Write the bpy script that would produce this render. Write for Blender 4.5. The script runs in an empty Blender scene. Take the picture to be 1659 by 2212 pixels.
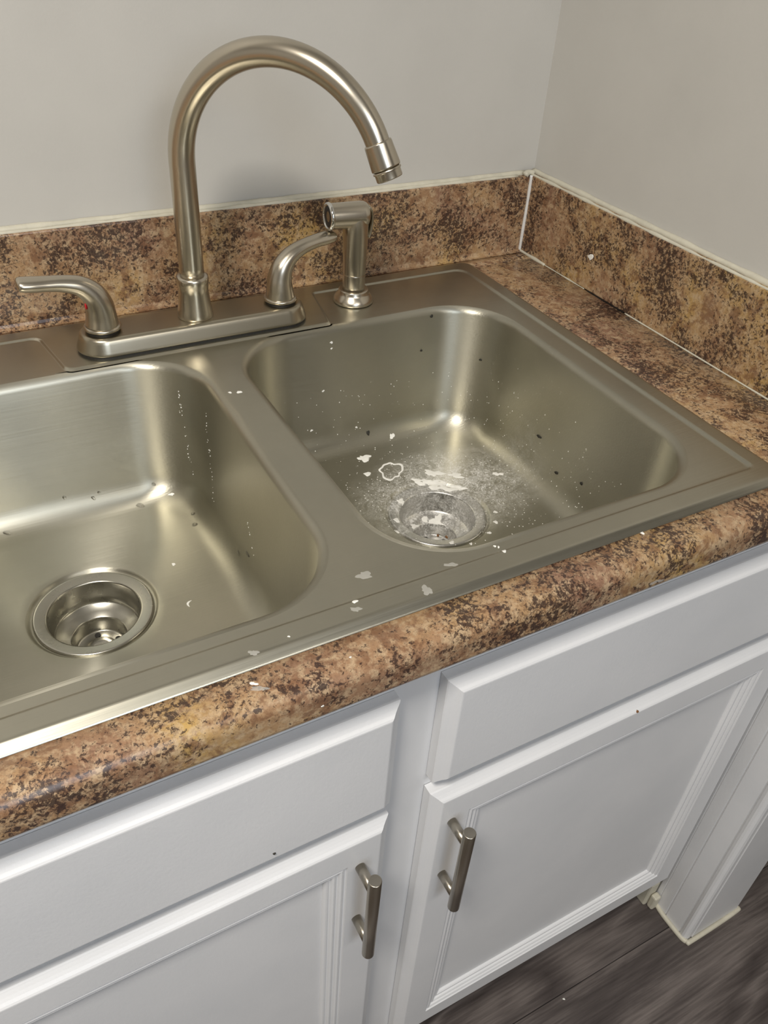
import bpy, bmesh, math, random
from mathutils import Vector, Matrix, Euler
from mathutils.bvhtree import BVHTree
from mathutils import noise as mnoise
PI = math.pi
S = bpy.context.scene
C = S.collection
ZC = 0.914            # height of the worktop surface above the floor

# ------------------------------------------------------------------ camera, world, lights, exposure
cam_d = bpy.data.cameras.new('camera')
cam = bpy.data.objects.new('camera', cam_d); C.objects.link(cam)
cam.location = (-0.7453, -0.9160, 0.4264 + ZC)
cam.rotation_euler = Euler((0.9029, -0.0579, -0.4965), 'XYZ')
cam_d.sensor_fit = 'HORIZONTAL'; cam_d.sensor_width = 36.0
cam_d.lens = 36.0 * 1784.6 / 1659.0
cam_d.clip_start = 0.02
S.camera = cam
S.view_settings.view_transform = 'Standard'
S.view_settings.look = 'None'
S.view_settings.gamma = 1.0
S.view_settings.use_curve_mapping = False
S.view_settings.exposure = 0.10
w = bpy.data.worlds.new('world'); S.world = w; w.use_nodes = True
w.node_tree.nodes['Background'].inputs[0].default_value = (0.80, 0.82, 0.9, 1)
w.node_tree.nodes['Background'].inputs[1].default_value = 0.16

def area(name, loc, target, sx, sy, power, col):
    d = bpy.data.lights.new(name, 'AREA'); d.shape = 'RECTANGLE'; d.size = sx; d.size_y = sy
    d.energy = power; d.color = col
    o = bpy.data.objects.new(name, d); C.objects.link(o); o.location = loc
    o.rotation_euler = (Vector(target) - Vector(loc)).to_track_quat('-Z', 'Y').to_euler()
    return o
area('kitchen_ceiling_lamp', (-1.30, -1.15, 2.40), (-1.30, -1.15, 0), 0.36, 0.36, 36, (1.0, 0.945, 0.865))
area('rear_fill_light', (-0.3, -2.7, 2.40), (-0.3, -2.7, 0), 1.0, 0.8, 16, (1.0, 0.94, 0.86))  # added fill light, brightens the room behind the camera for the steel's reflections
area('room_window_light', (-0.75, -2.3, 1.75), (-0.65, -0.4, 0.75), 0.6, 0.8, 9.0, (0.70, 0.83, 1.0))

# ------------------------------------------------------------------ node helpers
def new_mat(name):
    m = bpy.data.materials.new(name); m.use_nodes = True
    nt = m.node_tree; b = nt.nodes['Principled BSDF']
    return m, nt, b
def N(nt, typ, **kw):
    n = nt.nodes.new(typ)
    for k, v in kw.items():
        if k in n.inputs: n.inputs[k].default_value = v
        else: setattr(n, k, v)
    return n
def coords(nt, scale=(1, 1, 1), rot=(0, 0, 0)):
    t = N(nt, 'ShaderNodeTexCoord'); mp = N(nt, 'ShaderNodeMapping')
    mp.inputs['Scale'].default_value = scale; mp.inputs['Rotation'].default_value = rot
    nt.links.new(t.outputs['Object'], mp.inputs['Vector']); return mp.outputs['Vector']
def noise(nt, vec, scale, detail=4, rough=0.55, dist=0.0):
    n = N(nt, 'ShaderNodeTexNoise'); n.inputs['Scale'].default_value = scale
    n.inputs['Detail'].default_value = detail; n.inputs['Roughness'].default_value = rough
    n.inputs['Distortion'].default_value = dist
    nt.links.new(vec, n.inputs['Vector']); return n.outputs['Fac']
def ramp(nt, fac, stops):
    r = N(nt, 'ShaderNodeValToRGB'); e = r.color_ramp.elements
    while len(e) < len(stops): e.new(0.5)
    for el, (p, c) in zip(e, stops):
        el.position = p; el.color = (*c, 1) if len(c) == 3 else c
    nt.links.new(fac, r.inputs['Fac']); return r.outputs['Color']
def mix(nt, fac, a, b, mode='MIX'):
    n = N(nt, 'ShaderNodeMix'); n.data_type = 'RGBA'; n.blend_type = mode
    for sock, v in ((n.inputs[0], fac), (n.inputs[6], a), (n.inputs[7], b)):
        if isinstance(v, (int, float)): sock.default_value = v
        elif isinstance(v, tuple): sock.default_value = (*v, 1)
        else: nt.links.new(v, sock)
    return n.outputs[2]
def bump(nt, b, h, strength, dist=0.001):
    n = N(nt, 'ShaderNodeBump'); n.inputs['Strength'].default_value = strength
    n.inputs['Distance'].default_value = dist
    nt.links.new(h, n.inputs['Height']); nt.links.new(n.outputs['Normal'], b.inputs['Normal'])
def mathn(nt, op, a, b_=None, clamp=False):
    n = N(nt, 'ShaderNodeMath', operation=op); n.use_clamp = clamp
    for i, v in enumerate((a, b_)):
        if v is None: continue
        if isinstance(v, (int, float)): n.inputs[i].default_value = v
        else: nt.links.new(v, n.inputs[i])
    return n.outputs[0]

# ------------------------------------------------------------------ materials
def paint(name, col, rough=0.55, fine=0.15, var=0.03, scale=9):
    m, nt, b = new_mat(name)
    v = coords(nt)
    lo = tuple(c * (1 - var) for c in col); hi = tuple(min(1, c * (1 + var)) for c in col)
    nt.links.new(ramp(nt, noise(nt, v, scale, 3), [(0.3, lo), (0.7, hi)]), b.inputs['Base Color'])
    b.inputs['Roughness'].default_value = rough
    bump(nt, b, noise(nt, v, 420, 3), fine, 0.0004)
    return m
M_wall = paint('wall_paint', (0.53, 0.515, 0.48), 0.6, 0.25)
M_ceil = paint('ceiling_paint', (0.75, 0.73, 0.68), 0.8)
M_caulk = paint('cream_caulk', (0.55, 0.52, 0.42), 0.5, 0.6, 0.08, 60)
M_whitecaulk = paint('white_caulk', (0.68, 0.67, 0.64), 0.45, 0.6, 0.06, 60)

def cabinet_paint():
    m, nt, b = new_mat('white_cabinet_paint')
    v = coords(nt); g = coords(nt, (60, 60, 6))
    c = ramp(nt, noise(nt, v, 7, 3), [(0.3, (0.66, 0.665, 0.675)), (0.7, (0.72, 0.72, 0.725))])
    nt.links.new(c, b.inputs['Base Color']); b.inputs['Roughness'].default_value = 0.38
    h = mathn(nt, 'ADD', mathn(nt, 'MULTIPLY', noise(nt, g, 6, 3), 0.6), noise(nt, v, 300, 3))
    bump(nt, b, h, 0.25, 0.0004)
    return m
M_cab = cabinet_paint()

def laminate():
    m, nt, b = new_mat('brown_granite_laminate')
    v = coords(nt)
    big = noise(nt, v, 8, 3, 0.5, 0.5)
    base = ramp(nt, big, [(0.36, (0.27, 0.155, 0.098)), (0.46, (0.35, 0.212, 0.115)), (0.56, (0.39, 0.250, 0.125)), (0.68, (0.46, 0.300, 0.105))])
    mid = noise(nt, v, 120, 5, 0.7, 0.2)
    base = mix(nt, ramp(nt, mid, [(0.45, (0, 0, 0)), (0.60, (0.75, 0.75, 0.80))]), base, (0.50, 0.37, 0.23))
    b2 = noise(nt, coords(nt, rot=(0.4, 0.3, 1.1)), 60, 5, 0.7, 0.3)
    base = mix(nt, ramp(nt, b2, [(0.50, (0, 0, 0)), (0.60, (0.7, 0.7, 0.7))]), base, (0.17, 0.080, 0.042))
    cl = noise(nt, coords(nt, rot=(1.0, 0.2, 0.5)), 20, 4, 0.6, 0.4)
    clm = ramp(nt, cl, [(0.42, (0.22, 0.22, 0.22)), (0.62, (1, 1, 1))])
    fine = noise(nt, v, 430, 3, 0.65, 0.2)
    thr = ramp(nt, fine, [(0.50, (0, 0, 0)), (0.56, (1, 1, 1))])
    m2 = noise(nt, coords(nt, rot=(0.2, 1.3, 0.1)), 240, 5, 0.75, 0.3)
    thr2 = ramp(nt, mathn(nt, 'ADD', m2, mathn(nt, 'MULTIPLY', mathn(nt, 'SUBTRACT', cl, 0.5), 0.55)), [(0.525, (0, 0, 0)), (0.575, (1, 1, 1))])
    f1 = mix(nt, 1.0, clm, thr, 'MULTIPLY')
    col = mix(nt, mathn(nt, 'MULTIPLY', f1, 0.70), base, (0.075, 0.038, 0.024))
    col = mix(nt, mathn(nt, 'MULTIPLY', thr2, 0.88), col, (0.036, 0.020, 0.017))
    nt.links.new(col, b.inputs['Base Color'])
    b.inputs['Roughness'].default_value = 0.30
    b.inputs['Specular IOR Level'].default_value = 0.42
    bump(nt, b, noise(nt, v, 260, 3), 0.12, 0.0004)
    return m
M_lam = laminate()

def steel(name, col, rough, brush=(5, 420, 420), bstr=0.13, residue=None, dirt=0.06, aniso=0.0, low=0.6):
    m, nt, b = new_mat(name)
    v = coords(nt); gb = coords(nt, brush)
    n1 = noise(nt, v, 14, 4, 0.6)
    lo = tuple(c * (1 - dirt) for c in col)
    base = ramp(nt, n1, [(0.35, lo), (0.65, col)])
    nb = noise(nt, gb, 1.0, 3, 0.6)
    r = mathn(nt, 'ADD', mathn(nt, 'MULTIPLY', nb, 0.10), rough - 0.05) if bstr > 0 and low > 0 else rough
    b.inputs['Metallic'].default_value = 1.0
    if residue:
        cx, cy, cz, rad = residue
        t = N(nt, 'ShaderNodeTexCoord')
        vm = N(nt, 'ShaderNodeVectorMath', operation='DISTANCE')
        mp = N(nt, 'ShaderNodeMapping'); mp.inputs['Scale'].default_value = (0.62, 0.95, 0.5)
        nt.links.new(t.outputs['Object'], mp.inputs['Vector'])
        nt.links.new(mp.outputs['Vector'], vm.inputs[0]); vm.inputs[1].default_value = (cx * .62, cy * .95, cz * .5)
        d = vm.outputs['Value']
        near = ramp(nt, d, [(rad * 0.45, (1, 1, 1)), (rad, (0, 0, 0))])
        sp = noise(nt, v, 60, 6, 0.75, 0.8)
        sp2 = noise(nt, v, 480, 3, 0.7)
        s1 = ramp(nt, sp, [(0.36, (0.16, 0.16, 0.16)), (0.60, (1, 1, 1))])
        s2 = ramp(nt, sp2, [(0.42, (0.3, 0.3, 0.3)), (0.62, (1, 1, 1))])
        k = mix(nt, 1.0, mix(nt, 1.0, near, s1, 'MULTIPLY'), s2, 'MULTIPLY')
        sp3 = noise(nt, v, 330, 2, 0.5)
        s3 = ramp(nt, sp3, [(0.70, (0, 0, 0)), (0.73, (0.35, 0.35, 0.35))])
        wide = ramp(nt, d, [(rad * 0.9, (1, 1, 1)), (rad * 1.9, (0, 0, 0))])
        k2 = mix(nt, 1.0, wide, s3, 'MULTIPLY')
        k = mathn(nt, 'ADD', mathn(nt, 'MULTIPLY', k, 0.95), k2, True)
        base = mix(nt, k, base, (0.78, 0.77, 0.74))
        nt.links.new(mathn(nt, 'SUBTRACT', 1.0, k), b.inputs['Metallic'])
        r = mathn(nt, 'ADD', r, mathn(nt, 'MULTIPLY', k, 0.3))
    nt.links.new(base, b.inputs['Base Color'])
    if isinstance(r, float): b.inputs['Roughness'].default_value = r
    else: nt.links.new(r, b.inputs['Roughness'])
    if aniso:
        b.inputs['Anisotropic'].default_value = aniso; b.inputs['Anisotropic Rotation'].default_value = 0.25
        tg = N(nt, 'ShaderNodeTangent'); tg.direction_type = 'RADIAL'; tg.axis = 'Z'
        nt.links.new(tg.outputs[0], b.inputs['Tangent'])
    h = mathn(nt, 'ADD', nb, mathn(nt, 'MULTIPLY', noise(nt, v, 24, 2), low))
    if bstr: bump(nt, b, h, bstr, 0.001)
    return m
DR = (-0.306, -0.306, -0.160)
DL = (-0.692, -0.298, -0.160)
STEEL = (0.495, 0.475, 0.395)
M_deck = steel('brushed_steel_deck', STEEL, 0.34)
M_bowl = steel('brushed_steel_bowl', STEEL, 0.41, aniso=0.80)
M_bowlR = steel('brushed_steel_bowl_with_residue', STEEL, 0.41, aniso=0.80, residue=(DR[0] + 0.03, DR[1] + 0.03, DR[2], 0.085))
M_strain = steel('strainer_steel', (0.45, 0.435, 0.38), 0.28, (40, 40, 40), 0.04)
M_strainR = steel('strainer_steel_with_residue', (0.45, 0.44, 0.41), 0.28, (40, 40, 40), 0.04, residue=(DR[0] + 0.01, DR[1] + 0.02, DR[2], 0.080))
M_nickel = steel('brushed_nickel', (0.56, 0.51, 0.42), 0.27, (30, 30, 500), 0, dirt=0.03, low=0)
M_nickel2 = steel('brushed_nickel_base', (0.46, 0.42, 0.33), 0.30, (4, 300, 300), 0.02, dirt=0.03, low=0)
M_handle = steel('brushed_nickel_pull', (0.46, 0.42, 0.35), 0.30, (300, 300, 300), 0.01, low=0)
M_chrome = steel('chrome_ring', (0.75, 0.74, 0.70), 0.10, (30, 30, 30), 0.01)
def flat(name, col, rough=0.5, **kw):
    m, nt, b = new_mat(name)
    v = coords(nt)
    nt.links.new(ramp(nt, noise(nt, v, 80, 3), [(0.3, tuple(c * .9 for c in col)), (0.7, col)]), b.inputs['Base Color'])
    b.inputs['Roughness'].default_value = rough
    for k, x in kw.items(): b.inputs[k].default_value = x
    return m
M_black = flat('black_rubber', (0.012, 0.011, 0.010), 0.5)
M_red = flat('red_marker', (0.55, 0.01, 0.02), 0.35)
M_chip = flat('white_paint_chip', (0.86, 0.85, 0.80), 0.6)
M_film = flat('thin_grey_residue', (0.70, 0.69, 0.64), 0.6, Alpha=0.38)
M_crumb = flat('black_crumb', (0.02, 0.018, 0.012), 0.7)
M_brown = flat('rust_crumb', (0.20, 0.09, 0.03), 0.7)
M_dark = flat('dark_cavity', (0.03, 0.03, 0.035), 0.8)
m, nt, b = new_mat('water'); b.inputs['Transmission Weight'].default_value = 1; b.inputs['Roughness'].default_value = 0.02
b.inputs['IOR'].default_value = 1.33; M_water = m

def wood():
    m, nt, b = new_mat('grey_brown_vinyl_plank')
    oi = N(nt, 'ShaderNodeObjectInfo')
    t = N(nt, 'ShaderNodeTexCoord')
    add = N(nt, 'ShaderNodeVectorMath', operation='ADD')
    sc = N(nt, 'ShaderNodeVectorMath', operation='SCALE'); sc.inputs['Scale'].default_value = 7.0
    cmb = N(nt, 'ShaderNodeCombineXYZ')
    for i in range(3): nt.links.new(oi.outputs['Random'], cmb.inputs[i])
    nt.links.new(cmb.outputs[0], sc.inputs[0])
    nt.links.new(t.outputs['Object'], add.inputs[0]); nt.links.new(sc.outputs[0], add.inputs[1])
    mp = N(nt, 'ShaderNodeMapping'); mp.inputs['Scale'].default_value = (2.2, 12, 12)
    nt.links.new(add.outputs[0], mp.inputs['Vector'])
    n1 = noise(nt, mp.outputs['Vector'], 1.6, 5, 0.6, 1.6)
    n0 = noise(nt, mp.outputs['Vector'], 0.55, 2, 0.4, 1.2)
    rg = mathn(nt, 'PINGPONG', mathn(nt, 'MULTIPLY', n0, 14.0), 1.0)
    mp2 = N(nt, 'ShaderNodeMapping'); mp2.inputs['Scale'].default_value = (12, 260, 100)
    nt.links.new(add.outputs[0], mp2.inputs['Vector'])
    gr = noise(nt, mp2.outputs['Vector'], 1.0, 4, 0.6)
    f = mathn(nt, 'ADD', mathn(nt, 'MULTIPLY', rg, 0.24), mathn(nt, 'ADD', mathn(nt, 'MULTIPLY', n1, 0.38), mathn(nt, 'MULTIPLY', gr, 0.42)))
    c = ramp(nt, f, [(0.30, (0.035, 0.027, 0.025)), (0.50, (0.080, 0.066, 0.061)), (0.74, (0.185, 0.158, 0.145))])
    nt.links.new(c, b.inputs['Base Color']); b.inputs['Roughness'].default_value = 0.45
    bump(nt, b, gr, 0.2, 0.0005)
    return m
M_wood = wood()

# ------------------------------------------------------------------ mesh helpers
def obj(name, bm, mat, parent=None, smooth=False, wn=False, label=None, loc=None):
    me = bpy.data.meshes.new(name)
    bmesh.ops.recalc_face_normals(bm, faces=bm.faces)
    bm.to_mesh(me); bm.free()
    me.materials.append(mat)
    if smooth: me.polygons.foreach_set('use_smooth', [True] * len(me.polygons))
    o = bpy.data.objects.new(name, me); C.objects.link(o)
    if parent: o.parent = parent
    if loc: o.location = loc
    if wn:
        wmod = o.modifiers.new('weighted', 'WEIGHTED_NORMAL'); wmod.keep_sharp = True
    if label: o['label'] = label
    return o
def empty(name, loc, label, cat, group=None):
    o = bpy.data.objects.new(name, None); C.objects.link(o); o.location = loc; o.empty_display_size = 0.05
    tag(o, label, cat, group); return o
def tag(o, label, cat, group=None):
    o['label'] = label; o['category'] = cat
    if group: o['group'] = group
    return o
def struct(o): o['kind'] = 'structure'; return o
def add_box(bm, lo, hi, bev=0.0, seg=2):
    vs = [bm.verts.new((x, y, z)) for x in (lo[0], hi[0]) for y in (lo[1], hi[1]) for z in (lo[2], hi[2])]
    idx = [(0, 1, 3, 2), (4, 6, 7, 5), (0, 4, 5, 1), (2, 3, 7, 6), (0, 2, 6, 4), (1, 5, 7, 3)]
    fs = [bm.faces.new([vs[i] for i in f]) for f in idx]
    if bev:
        es = list({e for f in fs for e in f.edges})
        bmesh.ops.bevel(bm, geom=es, offset=bev, segments=seg, profile=0.5, affect='EDGES', clamp_overlap=True)
def box(lo, hi, bev=0.0, seg=2):
    bm = bmesh.new(); add_box(bm, lo, hi, bev, seg); return bm
def add_loft(bm, rings, close=True, cap0=False, cap1=False):
    vr = [[bm.verts.new(p) for p in r] for r in rings]
    n = len(rings[0])
    for a, c in zip(vr, vr[1:]):
        for i in range(n if close else n - 1):
            j = (i + 1) % n
            bm.faces.new((a[i], a[j], c[j], c[i]))
    if cap0: bm.faces.new(vr[0][::-1])
    if cap1: bm.faces.new(vr[-1])
    return vr
def circle(cx, cy, z, r, n=48): return [(cx + r * math.cos(2 * PI * i / n), cy + r * math.sin(2 * PI * i / n), z) for i in range(n)]
def add_lathe(bm, prof, cx=0, cy=0, z0=0, n=48, cap0=True, cap1=True):
    add_loft(bm, [circle(cx, cy, z0 + z, r, n) for r, z in prof], True, cap0, cap1)
def rrect(x0, x1, y0, y1, r, z, nc=12, ns=10):
    """rounded rectangle, counter-clockwise from the right side"""
    pts = []
    cs = [(x1 - r, y1 - r, 0), (x0 + r, y1 - r, PI / 2), (x0 + r, y0 + r, PI), (x1 - r, y0 + r, 1.5 * PI)]
    for k, (cx, cy, a0) in enumerate(cs):
        for i in range(nc + 1):
            a = a0 + PI / 2 * i / nc
            pts.append((cx + r * math.cos(a), cy + r * math.sin(a), z))
        nx = cs[(k + 1) % 4]; e = (nx[0] + r * math.cos(nx[2]), nx[1] + r * math.sin(nx[2])); s = pts[-1]
        for i in range(1, ns):
            t = i / ns; pts.append((s[0] + (e[0] - s[0]) * t, s[1] + (e[1] - s[1]) * t, z))
    return pts
def fill_loops(bm, loops):
    """planar fill of an outer loop with holes"""
    es = []
    for L in loops:
        for i in range(len(L)):
            a, c = L[i], L[(i + 1) % len(L)]
            es.append(bm.edges.get((a, c)) or bm.edges.new((a, c)))
    bmesh.ops.triangle_fill(bm, use_beauty=True, use_dissolve=False, edges=es)
def catmull(pts, sub=6):
    P = [Vector(p) for p in pts]; out = []
    for i in range(len(P) - 1):
        p0 = P[max(i - 1, 0)]; p1 = P[i]; p2 = P[i + 1]; p3 = P[min(i + 2, len(P) - 1)]
        for k in range(sub):
            t = k / sub
            out.append(0.5 * ((2 * p1) + (-p0 + p2) * t + (2 * p0 - 5 * p1 + 4 * p2 - p3) * t * t + (-p0 + 3 * p1 - 3 * p2 + p3) * t ** 3))
    out.append(P[-1]); return out
def add_sweep(bm, path, rad, n=24, side=Vector((0, 1, 0)), cap=True):
    """path of points; rad list of (width along side, height)"""
    rings = []
    for i, p in enumerate(path):
        t = (path[min(i + 1, len(path) - 1)] - path[max(i - 1, 0)]).normalized()
        s = (side - side.dot(t) * t).normalized(); u = t.cross(s)
        a, c = rad[i]
        rings.append([tuple(p + s * a * math.cos(2 * PI * k / n) + u * c * math.sin(2 * PI * k / n)) for k in range(n)])
    add_loft(bm, rings, True, cap, cap)

# ================================================================== SETTING
T = 0.016             # wall plane behind the splashes
bm = box((-3.0, T, 0), (2.0, T + 0.12, 2.44)); struct(obj('wall_back', bm, M_wall))
bm = bmesh.new()
add_box(bm, (T, -0.600, ZC - 0.0375), (0.16, T, 2.44))
add_box(bm, (T, -0.640, ZC - 0.0375), (0.16, -0.600, 2.44))
add_box(bm, (0.050, -0.640, 0), (0.16, T, ZC - 0.0375))
struct(obj('wall_right', bm, M_wall))
bm = box((-3.12, -3.6, 0), (-3.0, T + .12, 2.44)); struct(obj('wall_left', bm, M_wall))
bm = box((-3.12, -3.72, 0), (2.12, -3.6, 2.44)); struct(obj('wall_front', bm, M_wall))
bm = box((2.0, -3.6, 0), (2.12, T + .12, 2.44)); struct(obj('wall_far_right', bm, M_wall))
bm = box((-3.12, -3.72, 2.44), (2.12, T + .12, 2.5)); struct(obj('ceiling', bm, M_ceil))
# floor: dark subfloor with planks
floor = struct(obj('floor', box((-3.12, -3.72, -0.06), (2.12, T + .12, -0.004)), M_dark))
rng = random.Random(4)
def plank(x0, x1, y0, y1):
    o = obj('plank', box((x0 + .0004, y0 + .0004, -0.0039), (x1 - .0004, y1 - .0004, 0), 0.0008, 1), M_wood, floor)
    return o
W_ = 0.182
for k in range(-17, 4):
    y0 = -0.612 + k * W_
    if y0 > T + .1 - W_: continue
    x = -3.1 - [0.35, 0.9, 0.1, 0.62][k % 4]
    if k == -1: x = -3.1 - 0.15
    if k == 0: x = -3.1 - 0.22
    while x < 2.1:
        a, c_ = max(x, -3.1), min(x + 1.22, 2.1)
        if c_ - a > .02: plank(a, c_, y0, y0 + W_)
        x += 1.22
# corner casing at the wall's end beside the cabinet
bm = bmesh.new()
prof = [(-0.566, 0.053), (-0.566, 0.046), (-0.5735, 0.0455), (-0.5745, 0.0470), (-0.5755, 0.0455), (-0.594, 0.0450), (-0.5955, 0.0475), (-0.597, 0.0450),
        (-0.6255, 0.0450), (-0.6270, 0.0475), (-0.6285, 0.0445), (-0.6330, 0.0430), (-0.6365, 0.0435), (-0.640, 0.0465), (-0.6415, 0.050), (-0.6415, 0.056),
        (-0.6400, 0.0575), (-0.6400, 0.0600)]
prof = [(y, x) for y, x in prof]
for (y0, x0), (y1, x1) in zip(prof, prof[1:]):
    a = [bm.verts.new(p) for p in ((x0, y0, 0.0), (x1, y1, 0.0), (x1, y1, ZC - .0378), (x0, y0, ZC - .0378))]
    bm.faces.new(a)
bmesh.ops.remove_doubles(bm, verts=bm.verts, dist=1e-5)
tr = struct(obj('trim_1', bm, M_cab))
sm = tr.modifiers.new('s', 'SOLIDIFY'); sm.thickness = 0.0008
bm = bmesh.new()
pth = [(0.050, -0.566), (0.043, -0.585), (0.0425, -0.628), (0.046, -0.643), (0.056, -0.646), (0.155, -0.6445), (0.163, -0.638), (0.163, -0.60)]
add_sweep(bm, catmull([(x, y, 0.0025) for x, y in pth], 5), [(0.0045, 0.004)] * (5 * 7 + 1), 10, Vector((0, 0, 1)))
obj('caulk_line', bm, M_caulk, tr, True)
# painted end face of the wall, slightly proud board
bm = box((0.058, -0.6425, 0.003), (0.1605, -0.640, ZC - .0378), 0.0008, 1)
obj('end_board', bm, M_cab, tr)
bm = bmesh.new()
add_box(bm, (0.024, -0.566, 0.0), (0.044, -0.538, 0.062), 0.003, 2)
add_box(bm, (0.030, -0.578, 0.0), (0.044, -0.5665, 0.034), 0.003, 2)
tag(obj('shoe_block', bm, M_caulk), 'small cream painted block on the floor under the right cabinet door corner', 'block')

# ================================================================== COUNTERTOP
YF = -0.597; TH = 0.0368
HX0, HX1, HY0, HY1 = -0.920, -0.113, -0.549, -0.030
bm = bmesh.new()
add_box(bm, (-2.2, HY1, -TH), (0.0, 0.0, 0))
add_box(bm, (-2.2, HY0, -TH), (HX0, HY1, 0))
add_box(bm, (HX1, HY0, -TH), (0.0, HY1, 0))
# front strip with the rolled nose
R1 = 0.014; R2 = 0.008
pr = [(HY0, 0.0)]
for i in range(9):
    a = PI / 2 * i / 8; pr.append((YF + R1 - R1 * math.sin(a), -R1 + R1 * math.cos(a)))
for i in range(6):
    a = PI / 2 * i / 5; pr.append((YF + R2 - R2 * math.cos(a), -TH + R2 - R2 * math.sin(a)))
pr.append((HY0, -TH))
rings = [[(x, y, z) for y, z in pr] for x in (-2.2, 0.012)]
add_loft(bm, rings, True, True, True)
counter = obj('countertop', bm, M_lam, loc=(0, 0, ZC))
for p in counter.data.polygons:
    if abs(p.normal.x) < .5 and p.center.y < HY0 - .003: p.use_smooth = True
counter.modifiers.new('w', 'WEIGHTED_NORMAL')
tag(counter, 'brown and ochre speckled laminate countertop with rolled front edge', 'countertop')
HS = 0.1025
bm = bmesh.new(); add_box(bm, (-2.2, 0.0003, -TH), (-0.0012, T - .0003, HS), 0.0015, 2)
# cove where the splash meets the top
cv = [(0.0, 0.006), (-0.0012, 0.0030), (-0.0035, 0.0010), (-0.0065, 0.0002), (0.0, 0.0002)]
add_loft(bm, [[(x, y, z) for y, z in cv] for x in (-2.2, -0.002)], True, True, True)
bs = obj('backsplash', bm, M_lam, counter)
def bead(name, pts, r, mat, parent, seed=0, n=8, squash=1.0, amp=0.25, sub=10, side=Vector((0, 0, 1))):
    path = catmull(pts, sub); rad = []
    for i, p in enumerate(path):
        k = 1 + amp * mnoise.noise(Vector((p.x * 40 + seed, p.y * 40, p.z * 40)))
        rad.append((r * k, r * k * squash))
    bm = bmesh.new(); add_sweep(bm, path, rad, n, side); return obj(name, bm, mat, parent, True)
def line(a, b, n):
    a, b = Vector(a), Vector(b); return [a.lerp(b, i / n) for i in range(n + 1)]
bead('caulk_bead', line((-2.1, T - .004, HS + .0005), (-0.004, T - .004, HS + .001), 40), 0.0042, M_caulk, bs, 1, sub=4)
bead('caulk_bead', line((-2.1, T - .0105, HS - .0002), (-0.02, T - .0105, HS), 40), 0.0024, M_caulk, bs, 9, sub=4, amp=0.9)
# side splash
side = obj('side_splash', box((0.0, -0.590, 0.0008), (T - .0003, T - .0006, HS + .001), 0.0012, 2), M_lam, counter)
bead('caulk_bead', line((T - .003, -0.585, HS + .002), (T - .003, T - .003, HS + .002), 24), 0.0042, M_caulk, side, 3, sub=4, side=Vector((0, 0, 1)))
bead('caulk_bead', line((T - .013, -0.585, HS + .0012), (T - .013, T - .006, HS + .0012), 24), 0.0020, M_caulk, side, 5, sub=4, amp=0.8)
bead('caulk_bead', [(-0.001, -0.0010, 0.002), (-0.001, -0.0012, 0.03), (-0.0005, -0.001, 0.07), (-0.0005, -0.0005, 0.104)], 0.0024, M_whitecaulk, side, 6, sub=8, side=Vector((0, 1, 0)), amp=0.35)
bead('caulk_bead', [(-0.0005, -0.001, 0.0010), (-0.0012, -0.02, 0.0012), (-0.0008, -0.06, 0.001)], 0.0022, M_caulk, side, 8, sub=8, amp=0.6)
bead('caulk_bead', line((-0.0006, -0.06, .0008), (-0.0006, -0.145, .0008), 12), 0.0009, M_caulk, side, 8, sub=3, amp=0.6)
bead('caulk_bead', line((-0.0006, -0.225, .0008), (-0.0006, -0.58, .0008), 24), 0.0010, M_caulk, side, 8, sub=3, amp=0.4)
o_ = obj('joint_gap', box((-0.0012, -0.222, 0.0002), (-0.0002, -0.152, 0.0016)), M_black, side)
bead('caulk_blob', [(-0.008, 0.004, HS + .001), (-0.002, 0.006, HS + .003), (0.006, 0.004, HS + .003)], 0.004, M_caulk, side, 2, amp=0.5)

# ================================================================== SINK
SX1, SX0, SY1, SY0 = -0.098, -0.936, -0.0141, -0.5645
ZH, ZL = 0.0056, 0.0037
sink = empty('kitchen_sink', (0, 0, ZC), 'double bowl stainless steel drop-in sink set in the brown countertop', 'sink')
BR = (-0.4905, -0.150, -0.527, -0.126)     # x0 x1 y0 y1 of the right opening
BL = (-0.866, -0.5255, -0.527, -0.126)
CR = 0.078
bm = bmesh.new()
def sr(ins, z, r): return rrect(SX0 + ins, SX1 - ins, SY0 + ins, SY1 - ins, max(r - ins, .002), z, 10, 30)
out = [sr(0.0, 0.0002, .020), sr(0.0003, 0.0008, .020), sr(0.0010, 0.0014, .020), sr(0.0052, 0.0044, .020), sr(0.0064, 0.0051, .020), sr(0.0076, 0.0055, .020), sr(0.0090, ZH, .020), sr(0.0105, ZH, .020)]
vr = add_loft(bm, out)
# contour of the lower panel: inset rectangle with the faucet land cut out at the back
ins = 0.0235
X0, X1, Y0, Y1 = SX0 + ins, SX1 - ins, SY0 + ins, SY1 - ins
def round_poly(pts, rs, n=7):
    out = []; P = [Vector((x, y)) for x, y in pts]
    for i, p in enumerate(P):
        a = (P[i - 1] - p).normalized(); c = (P[(i + 1) % len(P)] - p).normalized()
        r = rs[i]; ang = a.angle(c); d = r / math.tan(ang / 2)
        s = p + a * d; e = p + c * d; cen = p + (a + c).normalized() * (r / math.sin(ang / 2))
        v0 = s - cen; v1 = e - cen; a0 = math.atan2(v0.y, v0.x); a1 = math.atan2(v1.y, v1.x)
        da = (a1 - a0 + PI) % (2 * PI) - PI
        for k in range(n + 1):
            t = a0 + da * k / n; out.append((cen.x + r * math.cos(t), cen.y + r * math.sin(t)))
    return out
FX0, FX1, FY = -0.655, -0.356, -0.1215
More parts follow.
